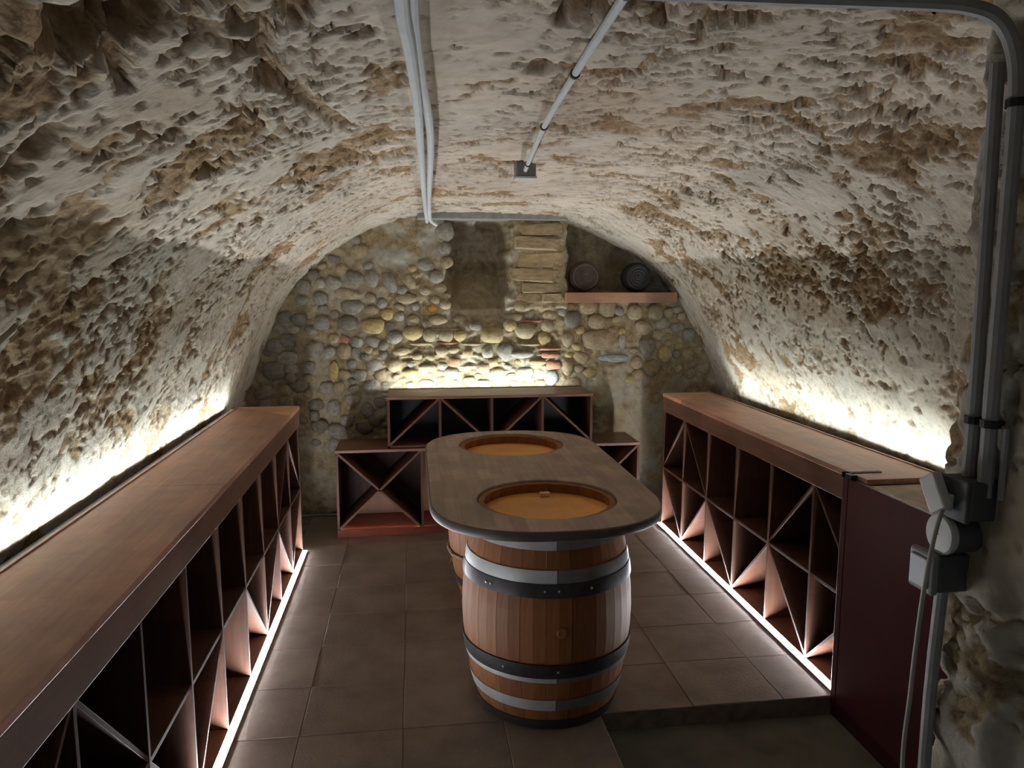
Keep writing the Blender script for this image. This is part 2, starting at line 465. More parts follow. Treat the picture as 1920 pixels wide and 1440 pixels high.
# an old chase cut into the left haunch, and a deep socket near the top left
X0 = px[:, None] + 0*YY; Z0 = pz[:, None] + 0*YY
W = np.clip((X0-1.2)/1.2, 0, 1)
XB = X0 - W*(0.115*sstep(5.95, 5.05, YY) + 0.030*np.clip(5.0-YY, 0, 4))
def groove(x0, y0, x1, y1, half, depth):
    dx, dy = x1-x0, y1-y0; L2 = dx*dx+dy*dy
    t = np.clip(((XB-x0)*dx+(YY-y0)*dy)/L2, 0, 1)
    d = np.hypot(XB-(x0+t*dx), YY-(y0+t*dy)) + 0.012*fbm(SS, YY, 0.08, 2, 71)
    return depth*sstep(half*1.25, half*0.6, d)
up = (Z0 > 1.9)
g1 = groove(-0.30, 1.62, -0.19, 2.42, 0.022, 0.022)*up
Hh -= g1; PL *= (1-0.8*np.clip(g1/0.022, 0, 1))
for (hx, hy, r, dp) in ((-0.80, 1.22, 0.10, 0.10), (-0.42, 1.22, 0.09, 0.06), (-0.62, 1.42, 0.06, 0.035), (0.36, 1.55, 0.07, 0.05),
                        (0.33, 1.95, 0.06, 0.03), (-0.52, 1.75, 0.05, 0.035), (-0.80, 1.62, 0.07, 0.05)):
    d = np.hypot((XB-hx)*1.0, (YY-hy)*0.8) + 0.03*fbm(SS, YY, 0.09, 3, 77)
    q = dp*sstep(r, r*0.45, d)*(Z0 > 1.4)
    Hh -= q; PL *= (1-np.clip(q/0.03, 0, 1)*0.95)
stain = 0.55*sstep(0.25, 0.75, fbm(SS, YY, 0.8, 3, 90)+0.35*sstep(2.2, 1.2, YY)*(XB < 0.1))
stain = np.clip(stain*0.6, 0, 0.5)
PV = np.stack([XB + nx[:, None]*Hh, YY, Z0 + nz[:, None]*Hh], -1)
iL = int(np.searchsorted(S, s_at_z(1.45, True))); iR = int(np.searchsorted(S, s_at_z(1.45, False)))
for nm, a, b in (('wall_left', 0, iL+1), ('ceiling', iL, iR+1), ('wall_right', iR, len(S))):
    o = grid_object(nm, PV[a:b], {'plaster': PL[a:b], 'stain': stain[a:b]}, M['vault'])
    o['kind'] = 'structure'

# ------------------------------------------------------------------ back wall: mortar face + cobbles one by one
YB = 5.87
xs = np.arange(-1.50, 2.80, 0.0105); zs = np.arange(-0.05, 2.55, 0.0105)
BX, BZ = np.meshgrid(xs, zs, indexing='ij')
def rectmask(x0, x1, z0, z1, soft=0.02, wob=0.02, seed=0):
    w = wob*fbm(BX, BZ, 0.14, 3, 100+seed); w2 = wob*fbm(BX, BZ, 0.14, 3, 110+seed)
    return sstep(x0-soft, x0+soft, BX+w)*sstep(x1+soft, x1-soft, BX+w)*sstep(z0-soft, z0+soft, BZ+w2)*sstep(z1+soft, z1-soft, BZ+w2)
lay = ridge(BX*0.35, BZ, 0.045, 3, 120)
rough = ridge(BX, BZ, 0.09, 4, 125)
band = rectmask(-0.35, 1.25, 0.4, 1.30, 0.08, 0.06, 1)
plz = np.maximum(rectmask(1.28, 2.8, -0.2, 1.06, 0.05, 0.08, 2), rectmask(-0.42, 0.24, 1.93, 2.5, 0.04, 0.06, 3))
bh = 0.022*rough*(1-0.55*band)*(1-0.7*plz) + 0.030*lay*band + 0.02*fbm(BX, BZ, 0.5, 3, 130)
bh += 0.012*plz*sstep(-0.3, 0.3, fbm(BX, BZ, 0.12, 4, 137))
bpl = np.clip(0.9*plz*sstep(-0.35, 0.1, fbm(BX, BZ, 0.2, 4, 140)) + 0.55*sstep(0.0, 0.25, fbm(BX, BZ, 0.3, 4, 145))*(1-plz), 0, 1)
niche_r = rectmask(1.225, 2.30, 1.735, 2.40, 0.012, 0.02, 4)
niche_m = rectmask(0.27, 0.735, 1.5, 2.285, 0.03, 0.04, 5)
slope = np.clip((BZ-1.60)/0.38, 0, 1)
pier = rectmask(0.735, 1.225, 1.60, 2.5, 0.02, 0.03, 6)
bh += 0.05*pier - 0.30*niche_r - niche_m*(0.03+0.42*slope**0.9)
bpl = np.where(niche_m > 0.5, np.maximum(bpl, 0.35), bpl)
butt = rectmask(1.45, 1.70, -0.2, 1.15, 0.03, 0.03, 8)
bh += 0.03*butt
bst = np.clip(0.5*sstep(0.1, 0.6, fbm(BX, BZ, 0.6, 3, 150)), 0, 0.5)
PB = np.stack([BX, YB - bh, BZ], -1)
wall_back = grid_object('wall_back', PB, {'plaster': bpl, 'stain': bst}, M['backwall'])
wall_back['kind'] = 'structure'

def pebble(seed, flat):
    rng = random.Random(seed)
    bm = bmesh.new()
    bmesh.ops.create_icosphere(bm, subdivisions=2, radius=1.0)
    ph = [rng.uniform(0, 6.28) for _ in range(6)]
    for v in bm.verts:
        c = v.co
        k = 1 + 0.10*math.sin(2.1*c.x+ph[0]) + 0.09*math.sin(2.6*c.z+ph[1]) + 0.06*math.sin(4*c.x+3*c.z+ph[2])
        e = flat
        c.x = math.copysign(abs(c.x)**e, c.x); c.z = math.copysign(abs(c.z)**e, c.z)
        v.co = c*k
    bmesh.ops.delete(bm, geom=[v for v in bm.verts if v.co.y > 0.35], context='VERTS')
    me = bpy.data.meshes.new('cobble')
    bm.to_mesh(me); bm.free()
    me.polygons.foreach_set('use_smooth', [True]*len(me.polygons))
    return me
PEB = [pebble(k, 1.0 if k % 3 else 0.82) for k in range(9)]
BRK = [pebble(40+k, 0.55) for k in range(3)]
_peb_cache = {}
def pebble_mesh(i, matkey):
    k = (i, matkey)
    if k not in _peb_cache:
        src = (BRK[i % 3] if matkey in ('b', 'p') else PEB[i % 9])
        me = src.copy(); me.materials.clear(); me.materials.append(M['st_'+matkey])
        _peb_cache[k] = me
    return _peb_cache[k]
def wall_y(x, z):
    i = min(max(int(round((x+1.50)/0.0105)), 0), len(xs)-1); j = min(max(int(round((z+0.05)/0.0105)), 0), len(zs)-1)
    return float(YB - bh[i, j])
STONES = [(-0.31,1.475,0.092,0.057,0,'y'),(0.161,1.604,0.041,0.031,0,'o'),(-0.5,1.72,0.101,0.045,10,'t'),(-0.313,1.699,0.045,0.029,30,'t'),(-0.455,1.618,0.09,0.057,0,'g'),(-0.307,1.598,0.057,0.037,0,'t'),(-0.195,1.564,0.051,0.045,0,'y'),(-0.301,1.84,0.057,0.067,-20,'g'),(-0.161,1.808,0.055,0.078,-30,'g'),(-0.02,1.808,0.045,0.061,-35,'t'),(-0.05,1.686,0.086,0.037,5,'t'),(-0.498,1.497,0.078,0.057,0,'d'),(-0.689,1.506,0.067,0.051,0,'g'),(-0.602,1.375,0.045,0.045,0,'t'),(-0.514,1.374,0.037,0.031,25,'b'),(-0.744,1.295,0.067,0.067,0,'g'),(-0.645,1.273,0.067,0.045,-20,'g'),(-0.524,1.28,0.057,0.053,0,'t'),(-0.436,1.271,0.041,0.049,0,'g'),(-0.609,1.129,0.041,0.066,0,'y'),(-1.058,1.136,0.093,0.073,0,'d'),(-0.665,1.006,0.062,0.041,0,'g'),(-0.573,0.992,0.049,0.054,0,'t'),(0.201,1.521,0.079,0.037,0,'t'),(0.358,1.52,0.052,0.031,0,'t'),(0.006,1.419,0.079,0.056,0,'y'),(0.129,1.398,0.056,0.046,0,'t'),(0.253,1.396,0.062,0.046,0,'t'),(0.365,1.395,0.052,0.038,0,'y'),(-0.396,2.04,0.069,0.057,0,'t'),(0.617,1.406,0.096,0.059,0,'y'),(0.884,1.425,0.089,0.067,0,'t'),(1.043,1.368,0.057,0.057,0,'y'),(1.257,1.515,0.068,0.072,0,'d'),(1.228,1.358,0.047,0.06,0,'t'),(1.466,1.493,0.081,0.055,0,'t'),(1.468,1.356,0.141,0.081,0,'t'),(1.675,1.341,0.034,0.052,0,'g'),(1.772,1.568,0.064,0.064,0,'t'),(1.949,1.575,0.069,0.06,0,'t'),(1.85,1.447,0.077,0.056,15,'t'),(2.019,1.48,0.065,0.047,0,'g'),(2.141,1.445,0.061,0.048,0,'g'),(1.89,1.287,0.065,0.078,0,'g'),(2.035,1.229,0.065,0.065,0,'y'),(2.229,1.227,0.057,0.061,0,'t'),(1.925,1.121,0.074,0.065,0,'t'),(1.602,1.204,0.133,0.034,0,'u'),(1.122,1.154,0.064,0.034,0,'b'),(1.23,1.131,0.051,0.064,0,'t'),(1.101,1.056,0.06,0.06,0,'u'),(0.979,1.178,0.068,0.023,0,'y'),(0.735,1.266,0.072,0.076,0,'g'),(1.063,1.466,0.055,0.051,0,'t'),(0.786,1.539,0.08,0.029,0,'t'),(0.913,1.559,0.055,0.042,0,'t'),(1.076,1.55,0.059,0.042,0,'t'),(0.841,1.635,0.054,0.042,0,'t'),(-0.854,1.527,0.061,0.053,0,'d'),(-0.939,1.366,0.065,0.053,20,'d'),(-0.808,1.161,0.061,0.049,0,'g'),(-0.872,1.018,0.07,0.053,0,'d'),(-0.691,1.688,0.061,0.049,0,'d'),(-0.589,1.808,0.061,0.044,30,'g'),(-0.526,1.908,0.053,0.04,0,'t'),(-0.758,0.87,0.07,0.049,0,'d'),(-0.618,0.847,0.058,0.058,0,'g'),(-0.474,0.906,0.062,0.041,10,'g'),(-0.354,0.82,0.054,0.062,-40,'g'),(-0.52,0.739,0.058,0.05,0,'g'),(-0.723,0.702,0.066,0.05,0,'d'),(-0.409,1.093,0.054,0.045,0,'g'),(0.334,1.186,0.046,0.033,0,'b'),(0.105,1.148,0.071,0.029,0,'t'),(0.292,1.103,0.063,0.042,0,'g'),(0.544,1.141,0.059,0.038,0,'t'),(0.438,1.037,0.055,0.038,0,'y'),(0.671,1.097,0.063,0.042,0,'t'),(0.885,1.094,0.064,0.047,0,'g'),(-0.02,1.108,0.058,0.037,0,'y'),(0.103,1.022,0.063,0.033,0,'t'),(-0.099,1.275,0.07,0.029,-10,'t')]
pl_ = pr[:14]; prr = pr[13:][::-1]
def inside(x, z, r):
    lo = np.interp(z, pl_[:, 1], pl_[:, 0]); hi = np.interp(z, prr[:, 1], prr[:, 0])
    return lo + r < x < hi - r and z < 2.27
allst = list(STONES)
# thin brick and slate courses bedded in the mortar above the back rack
for (x, z, w, h, c) in ((0.06, 1.335, 0.10, 0.012, 't'), (0.27, 1.338, 0.09, 0.011, 'b'), (0.46, 1.332, 0.08, 0.012, 't'), (0.92, 1.322, 0.09, 0.011, 't'),
                        (1.09, 1.285, 0.08, 0.012, 'b'), (1.10, 1.235, 0.08, 0.022, 'b'), (0.86, 1.245, 0.09, 0.030, 'g'), (0.93, 1.507, 0.10, 0.011, 'b'), (0.27, 1.448, 0.12, 0.009, 't')):
    allst.append((x, z, w, h, 0, c))
rs = random.Random(3)
tries = 0
while tries < 16000 and len(allst) < 294:
    tries += 1
    x = rs.uniform(-1.25, 2.45); z = rs.uniform(0.55, 2.2)
    r = rs.uniform(0.036, 0.088)*(1.0 if tries < 6000 else 0.6)
    if not inside(x, z, r*0.8): continue
    i = int((x+1.5)/0.0105); j = int((z+0.05)/0.0105)
    if niche_r[i, j] > 0.05 or niche_m[i, j] > 0.2 or pier[i, j] > 0.1 or plz[i, j] > 0.4 or butt[i, j] > 0.2: continue
    if 1.05 < x < 2.3 and 1.62 < z < 1.80: continue
    if any(((x-a)/(c+r))**2 + ((z-b)/(d+r*0.75))**2 < 0.80 for a, b, c, d, _, _ in allst): continue
    left = x < -0.15
    col = rs.choice('ggddgt' if left else 'ttgtyg')
    if z < 1.28 and -0.3 < x < 1.25: r *= 0.75
    allst.append((x, z, r, r*rs.uniform(0.6, 0.9), rs.uniform(-25, 25), col))
for k, (x, z, w, h, a, c) in enumerate(allst):
    me = pebble_mesh(k % 9, c)
    o = bpy.data.objects.new('stone', me); link(o); o.parent = wall_back
    th = 0.42*min(w, h)+0.013
    o.location = (x, wall_y(x, z)-0.002, z)
    o.scale = (w*1.05, th, h*1.05); o.rotation_euler = (0, math.radians(a), 0)
# tuff blocks of the pier between the niches
def block_mesh(seed):
    rng = random.Random(seed)
    bm = bmesh.new(); bmesh.ops.create_cube(bm, size=2.0)
    bmesh.ops.bevel(bm, geom=list(bm.edges), offset=0.22, segments=1, affect='EDGES')
    for v in bm.verts: v.co += Vector([rng.uniform(-0.13, 0.13) for _ in range(3)])
    me = bpy.data.meshes.new('tuff_block'); bm.to_mesh(me); bm.free(); me.materials.append(M['st_p'])
    return me
for k, (x, z, w, h) in enumerate(((0.995, 2.215, 0.165, 0.044), (0.965, 2.110, 0.185, 0.050), (0.975, 1.985, 0.170, 0.062), (0.955, 1.865, 0.165, 0.048), (0.985, 1.770, 0.150, 0.040), (0.90, 1.69, 0.09, 0.034), (1.09, 1.69, 0.08, 0.036))):
    o = bpy.data.objects.new('tuff_block', block_mesh(k)); link(o); o.parent = wall_back
    o.location = (x, wall_y(x, z)+0.012, z); o.scale = (w, 0.035, h); o.rotation_euler = (0, math.radians((-2, 2, -1, 3, 0, 0, 0)[k]), 0)

mb = MB(); mb.box((0.05, 5.74, 2.284), (1.20, 5.92, 2.345)); 
o = mb.build('trim_1', M['lintel'], bevel=0.006); o['kind'] = 'structure'

# ------------------------------------------------------------------ the near jamb (end of the front wall)
jz = np.arange(-0.2, 2.46, 0.011)
path = [(1.075, -0.9), (1.065, 0.6), (1.06, 1.28), (1.065, 1.325), (1.085, 1.352), (1.12, 1.362), (1.5, 1.37), (2.2, 1.38), (2.75, 1.38)]
pj = np.array(path); cj = np.concatenate([[0], np.cumsum(np.hypot(*np.diff(pj, axis=0).T))])
sj = np.concatenate([np.linspace(0, cj[1]+0.35, 40)[:-1], np.arange(cj[1]+0.35, cj[6]-0.2, 0.011), np.linspace(cj[6]-0.2, cj[-1], 40)])
jx = np.interp(sj, cj, pj[:, 0]); jy = np.interp(sj, cj, pj[:, 1])
k9 = np.hanning(9); k9 /= k9.sum()
jx = np.convolve(np.pad(jx, 4, mode='edge'), k9, 'valid'); jy = np.convolve(np.pad(jy, 4, mode='edge'), k9, 'valid')
tjx = np.gradient(jx, sj); tjy = np.gradient(jy, sj); l2 = np.hypot(tjx, tjy)+1e-9
njx, njy = -tjy/l2, tjx/l2
JS, JZ = np.meshgrid(sj, jz, indexing='ij')
jh, jpl = crust(JS, JZ, 5, 0.8, -0.03)
edge = np.exp(-((JS-cj[3])/0.09)**2)
jh = jh*1.15 + edge*(0.016*fbm(JS*0.2, JZ, 0.22, 3, 210) + 0.012*fbm(JS*0.3, JZ, 0.07, 3, 214))
jyy = np.interp(JS, sj, jy)
hole = sstep(0.060, 0.035, np.hypot((jyy-1.278)*1.05, (JZ-2.205)*0.9)+0.012*fbm(JS, JZ, 0.05, 2, 220))*(JS < cj[4])
jh -= 0.09*hole; jpl *= (1-hole)
jh -= 0.05*sstep(1.19, 1.15, jyy)*sstep(1.35, 1.15, JZ)*(JS < cj[3])
PJ = np.stack([jx[:, None]+njx[:, None]*jh, jy[:, None]+njy[:, None]*jh, JZ], -1)
o = grid_object('wall_front', PJ, {'plaster': jpl, 'stain': np.clip(0.5*sstep(0.0, 0.5, fbm(JS, JZ, 0.4, 3, 230)), 0, 0.5)}, M['jamb'])
o['kind'] = 'structure'

# ------------------------------------------------------------------ floor: base, cement tiles, sunken landing
PX, PY = 0.41, 0.375
XJ, YJ = -0.065, 2.860
mb = MB()
mb.prism([(-1.5, -1.0), (XJ+2*PX, -1.0), (XJ+2*PX, YJ), (2.75, YJ), (2.75, 6.2), (-1.5, 6.2)], 2, -0.30, -0.0045)
floor = mb.build('floor', M['joint']); floor['kind'] = 'structure'
tile_meshes = {}
def tile_mesh(w, d, var):
    k = (round(w, 3), round(d, 3), var)
    if k not in tile_meshes:
        m_ = MB(); m_.box((-w/2, -d/2, -0.012), (w/2, d/2, 0.0))
        me = bpy.data.meshes.new('tile'); me.from_pydata(m_.v, [], m_.f); me.materials.append(M['tile'])
        bm = bmesh.new(); bm.from_mesh(me); bmesh.ops.recalc_face_normals(bm, faces=bm.faces)
        es = [e for e in bm.edges if all(v.co.z > -0.001 for v in e.verts)]
        bmesh.ops.bevel(bm, geom=es, offset=0.0012, segments=1, affect='EDGES')
        bm.to_mesh(me); bm.free()
        tile_meshes[k] = me
    return tile_meshes[k]
rt = random.Random(5)
for i in range(-2, 5):
    for j in range(-5, 9):
        x0 = max(XJ+i*PX, -0.80); x1 = min(XJ+(i+1)*PX, 1.86)
        y0 = YJ+j*PY; y1 = min(y0+PY, 5.86)
        if y1-y0 < 0.05 or x1-x0 < 0.05: continue
        if i >= 2 and j < 0: continue
        w, d = x1-x0-0.003, y1-y0-0.003
        o = bpy.data.objects.new('tile', tile_mesh(w, d, 0)); link(o); o.parent = floor
        o.location = ((x0+x1)/2, (y0+y1)/2, rt.uniform(-0.0018, 0.0006))
        o.rotation_euler = (rt.uniform(-0.0025, 0.0025), rt.uniform(-0.0025, 0.0025), rt.uniform(-0.003, 0.003))
mb = MB(); mb.box((XJ+2*PX+0.002, -1.0, -0.30), (2.75, YJ-0.002, -0.085))
o = mb.build('floor_landing', M['concrete']); o['kind'] = 'structure'

# ------------------------------------------------------------------ wine racks
TH = 0.016
def tape_strip(a, b, side, parent, mat='led_wall'):
    """light tape lying from a to b behind the lip, its low dome looking up (side: unit vector to the wall)"""
    a = Vector(a); b = Vector(b); s = Vector(side); up = Vector((0, 0, 1))
    sec = ((-0.002, 0.0), (0.002, 0.0), (0.002, 0.0024), (0.0006, 0.0032), (-0.0010, 0.0026), (-0.002, 0.0008))
    n = len(sec)
    v = [p + s*u + up*w for p in (a, b) for u, w in sec]
    mb = MB(); mb.add(v, [list(range(n)), list(range(n, 2*n))[::-1]] + [[k, (k+1) % n, n+(k+1) % n, n+k] for k in range(n)])
    return mb.build('light_tape', M[mat], parent)

def diag_poly(y0, z0, y1, z1, th):
    d = math.hypot(y1-y0, z1-z0); ux, uz = -(z1-z0)/d*th/2, (y1-y0)/d*th/2
    return [(y0+ux, z0+uz), (y1+ux, z1+uz), (y1-ux, z1-uz), (y0-ux, z0-uz)]

def side_rack(name, label, x0, d, depth, ys, upper, lower, seam_y, wedge_y):
    """ys: divider positions from far to near; d=+1 when the rack goes towards +x"""
    y_far, y_near = ys[0], ys[-1]
    t = thing(name, (x0+d*depth/2, (y_far+y_near)/2, 0), label, 'wine rack', 'wine racks along the cellar walls')
    zb, zm, zt = 0.022, 0.440, 0.868
    xb = x0+d*(depth-0.03)
    P = lambda nm, mat, bevel=0.0: None
    for k, y in enumerate(ys):
        mb = MB()
        yy = y - TH/2 if k == 0 else y + TH/2 if k == len(ys)-1 else y
        mb.box((x0+d*0.004, yy-TH/2, zb), (xb, yy+TH/2, zt+0.1))
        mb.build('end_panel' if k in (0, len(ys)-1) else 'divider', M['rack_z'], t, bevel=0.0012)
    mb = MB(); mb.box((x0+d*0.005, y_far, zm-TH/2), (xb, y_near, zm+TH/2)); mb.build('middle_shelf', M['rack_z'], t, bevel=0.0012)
    mb = MB(); mb.box((x0+d*0.002, y_far, 0.0), (xb, y_near, zb)); mb.build('base_board', M['rack_y'], t)
    mb = MB(); mb.box((xb-d*0.002, y_far, 0.0), (xb+d*0.008, y_near, 0.96)); mb.build('back_panel', M['black'], t)
    for kind, lst in (('u', upper), ('l', lower)):
        z0, z1 = (zm+TH/2, zt) if kind == 'u' else (zb, zm-TH/2)
        for (k, hi_first) in lst:
            ya, yb2 = ys[k]-TH/2*0.5, ys[k+1]+TH/2*0.5
            za, zb2 = (z1, z0) if hi_first else (z0, z1)
            mb = MB(); mb.prism(diag_poly(ya, za, yb2, zb2, 0.014), 0, x0+d*0.006, xb-d*0.004)
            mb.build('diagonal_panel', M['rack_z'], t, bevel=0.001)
    mb = MB(); mb.box((x0-d*0.004, y_far, zt), (x0+d*0.016, y_near, 0.976)); mb.build('fascia', M['rack_y'], t, bevel=0.0015)
    # top boards with a seam, and the mitred wedge that closes the far end
    zt0, zt1 = 0.976, 1.000
    xf, xr = x0-d*0.008, x0+d*depth
    for nm, poly, mat in (('top_board', [(xf, y_near), (xr, y_near), (xr, seam_y-0.001), (xf, seam_y-0.001)], 'rack_top'),
                          ('top_board', [(xf, seam_y+0.001), (xr, seam_y+0.001), (xr, y_far-0.004), (xf, wedge_y)], 'rack_top'),
                          ('end_wedge', [(xf, wedge_y+0.002), (xr, y_far-0.003), (xr, y_far), (xf, y_far)], 'wedge')):
        mb = MB(); mb.prism(poly, 2, zt0, zt1); mb.build(nm, M[mat], t, bevel=0.0015)
    # channel for the concealed tape behind the top
    mb = MB(); mb.box((xr, y_far, 0.960), (xr+d*0.010, y_near, 1.0050)); mb.build('rear_lip', M['rack_top'], t)
    mb = MB(); mb.box((xr+d*0.010, y_far, 0.978), (xr+d*0.040, y_near, 0.9955)); ledge = mb.build('tape_ledge', M['ledge'], t)
    tape_strip((xr+d*0.0175, y_far-0.05, 0.9955), (xr+d*0.0175, max(y_near+0.03, 1.5), 0.9955), (d, 0, 0), ledge)
    # foot light: aluminium channel with a bright diffuser
    xs0 = x0 - d*0.002
    mb = MB(); mb.box((xs0, y_far-0.005, 0.0), (xs0-d*0.024, max(y_near, 2.875 if d > 0 else 2.05), 0.010)); chan = mb.build('light_channel', M['alu'], t)
    y_ns = max(y_near, 2.875 if d > 0 else 2.05)
    mb = MB(); mb.prism([(xs0-d*0.002, 0.010), (xs0-d*0.0215, 0.010), (xs0-d*0.0205, 0.0125), (xs0-d*0.003, 0.0155)], 1, y_far-0.006, y_ns+0.002)
    mb.build('light_diffuser', M['led_floor'], chan)
    return t

YL = [5.0-0.4167*k for k in range(10)]
YR = [5.262-0.4195*k for k in range(7)]
# True = the far end of the diagonal is the high one
side_rack('wine_rack', 'long empty dark red wooden wine rack running along the left wall, longest of the racks',
          -0.755, -1, 0.375, YL,
          [(0, False), (1, True), (7, False), (8, True)],
          [(0, True), (1, False), (2, True), (3, False), (5, True), (6, False), (7, True), (8, False)], 3.02, 4.62)
side_rack('wine_rack', 'empty dark red wooden wine rack along the right wall, ending at the maroon cabinet',
          1.832, 1, 0.335, YR,
          [(0, False), (1, True), (4, False), (5, True)],
          [(0, True), (1, False), (2, True), (3, False), (4, True), (5, False)], 3.72, 4.88)

def back_rack(name, label, xsd, y0, depth, zb, zt, diags, plinth, tape):
    xa, xe = xsd[0], xsd[-1]
    t = thing(name, ((xa+xe)/2, y0+depth/2, 0 if plinth else zb), label, 'wine rack', 'wine racks along the cellar walls')
    yb = y0+depth
    for k, x in enumerate(xsd):
        xx = x+TH/2+0.001 if k == 0 else x-TH/2-0.001 if k == len(xsd)-1 else x
        mb = MB(); mb.box((xx-TH/2-0.001, y0, zb), (xx+TH/2+0.001, yb-0.01, zt-0.018))
        mb.build('end_panel' if k in (0, len(xsd)-1) else 'divider', M['rack_z'], t, bevel=0.0015)
    mb = MB(); mb.box((xa, yb-0.012, zb), (xe, yb, zt-0.02)); mb.build('back_panel', M['rack_z'] if plinth else M['black'], t)
    mb = MB(); mb.box((xa-0.002, y0-0.004, zt-0.020), (xe+0.002, yb, zt)); mb.build('top_board', M['rack_x'], t, bevel=0.002)
    if plinth:
        mb = MB(); mb.box((xa, y0-0.010, 0.0), (xe, y0+0.010, plinth+0.0045)); mb.build('plinth_board', M['redwood'], t, bevel=0.0015)
        mb = MB(); mb.box((xa+0.001, y0+0.011, plinth-0.020), (xe-0.001, yb-0.012, plinth-0.002)); mb.build('base_board', M['redwood'], t)
        mb = MB(); mb.box((xa+0.004, y0+0.0105, plinth-0.002), (xe-0.004, y0+0.017, plinth+0.0010)); mb.build('light_diffuser', M['led_plinth'], t)
    else:
        mb = MB(); mb.box((xa, y0, zb), (xe, yb, zb+0.016)); mb.build('base_board', M['rack_x'], t, bevel=0.0015)
    lo = zb if plinth else zb+0.016
    for (k, up_right, *_) in diags:
        za, zc = (lo, zt-0.02) if up_right else (zt-0.02, lo)
        mb = MB(); mb.prism(diag_poly(xsd[k]+0.008, za, xsd[k+1]-0.008, zc, 0.016), 1, y0+0.002, yb-0.014)
        mb.build('diagonal_panel', M['rack_z'], t, bevel=0.0012)
    if tape:
        mb = MB(); mb.box((xa, yb, zt-0.04), (xe, yb+0.010, zt+0.0050)); mb.build('rear_lip', M['rack_x'], t)
        mb = MB(); mb.box((xa, yb+0.010, zt-0.025), (xe, yb+0.032, zt-0.0055)); ledge = mb.build('tape_ledge', M['ledge'], t)
        tape_strip((xa+0.03, yb+0.0165, zt-0.0055), (xe-0.16, yb+0.0165, zt-0.0055), (0, 1, 0), ledge, 'led_back')
    return t
back_rack('wine_rack', 'low wooden rack on a red plinth at the back wall, crossed boards in end bays',
          [-0.555, 0.050, 0.55, 1.055, 1.660], 5.275, 0.40, 0.05, 0.632, [(0, True), (0, False), (3, True), (3, False)], 0.05, False)
back_rack('wine_rack', 'four-bay wooden rack standing on top of the low back rack, lit from behind',
          [-0.188, 0.186, 0.560, 0.931, 1.303], 5.295, 0.40, 0.633, 1.003, [(0, True), (1, False), (2, True), (3, False)], 0, True)

# ------------------------------------------------------------------ maroon cabinet at the end of the right rack
t = thing('cabinet', (2.0, 2.30, -0.085), 'tall glossy maroon cabinet between the right wine rack and the rough jamb', 'cabinet')
mb = MB(); mb.box((1.846, 1.75, -0.085), (2.20, 2.728, 0.965)); mb.build('carcass', M['maroon'], t)
mb = MB(); mb.box((1.794, 1.75, -0.080), (1.819, 2.828, 0.984)); mb.build('side_panel', M['maroon'], t, bevel=0.002)
mb = MB(); mb.box((1.792, 2.830, -0.080), (1.819, 2.866, 0.984)); mb.build('corner_stile', M['maroon'], t, bevel=0.002)
mb = MB(); mb.box((1.8195, 1.75, 0.9655), (2.20, 2.728, 0.978)); mb.build('top_board', M['creamtop'], t)
mb = MB(); mb.box((1.788, 2.846, 0.985), (1.955, 2.868, 1.004)); mb.box((1.788, 2.80, 0.985), (1.815, 2.868, 1.004)); mb.build('corner_bracket', M['bracket'], t)

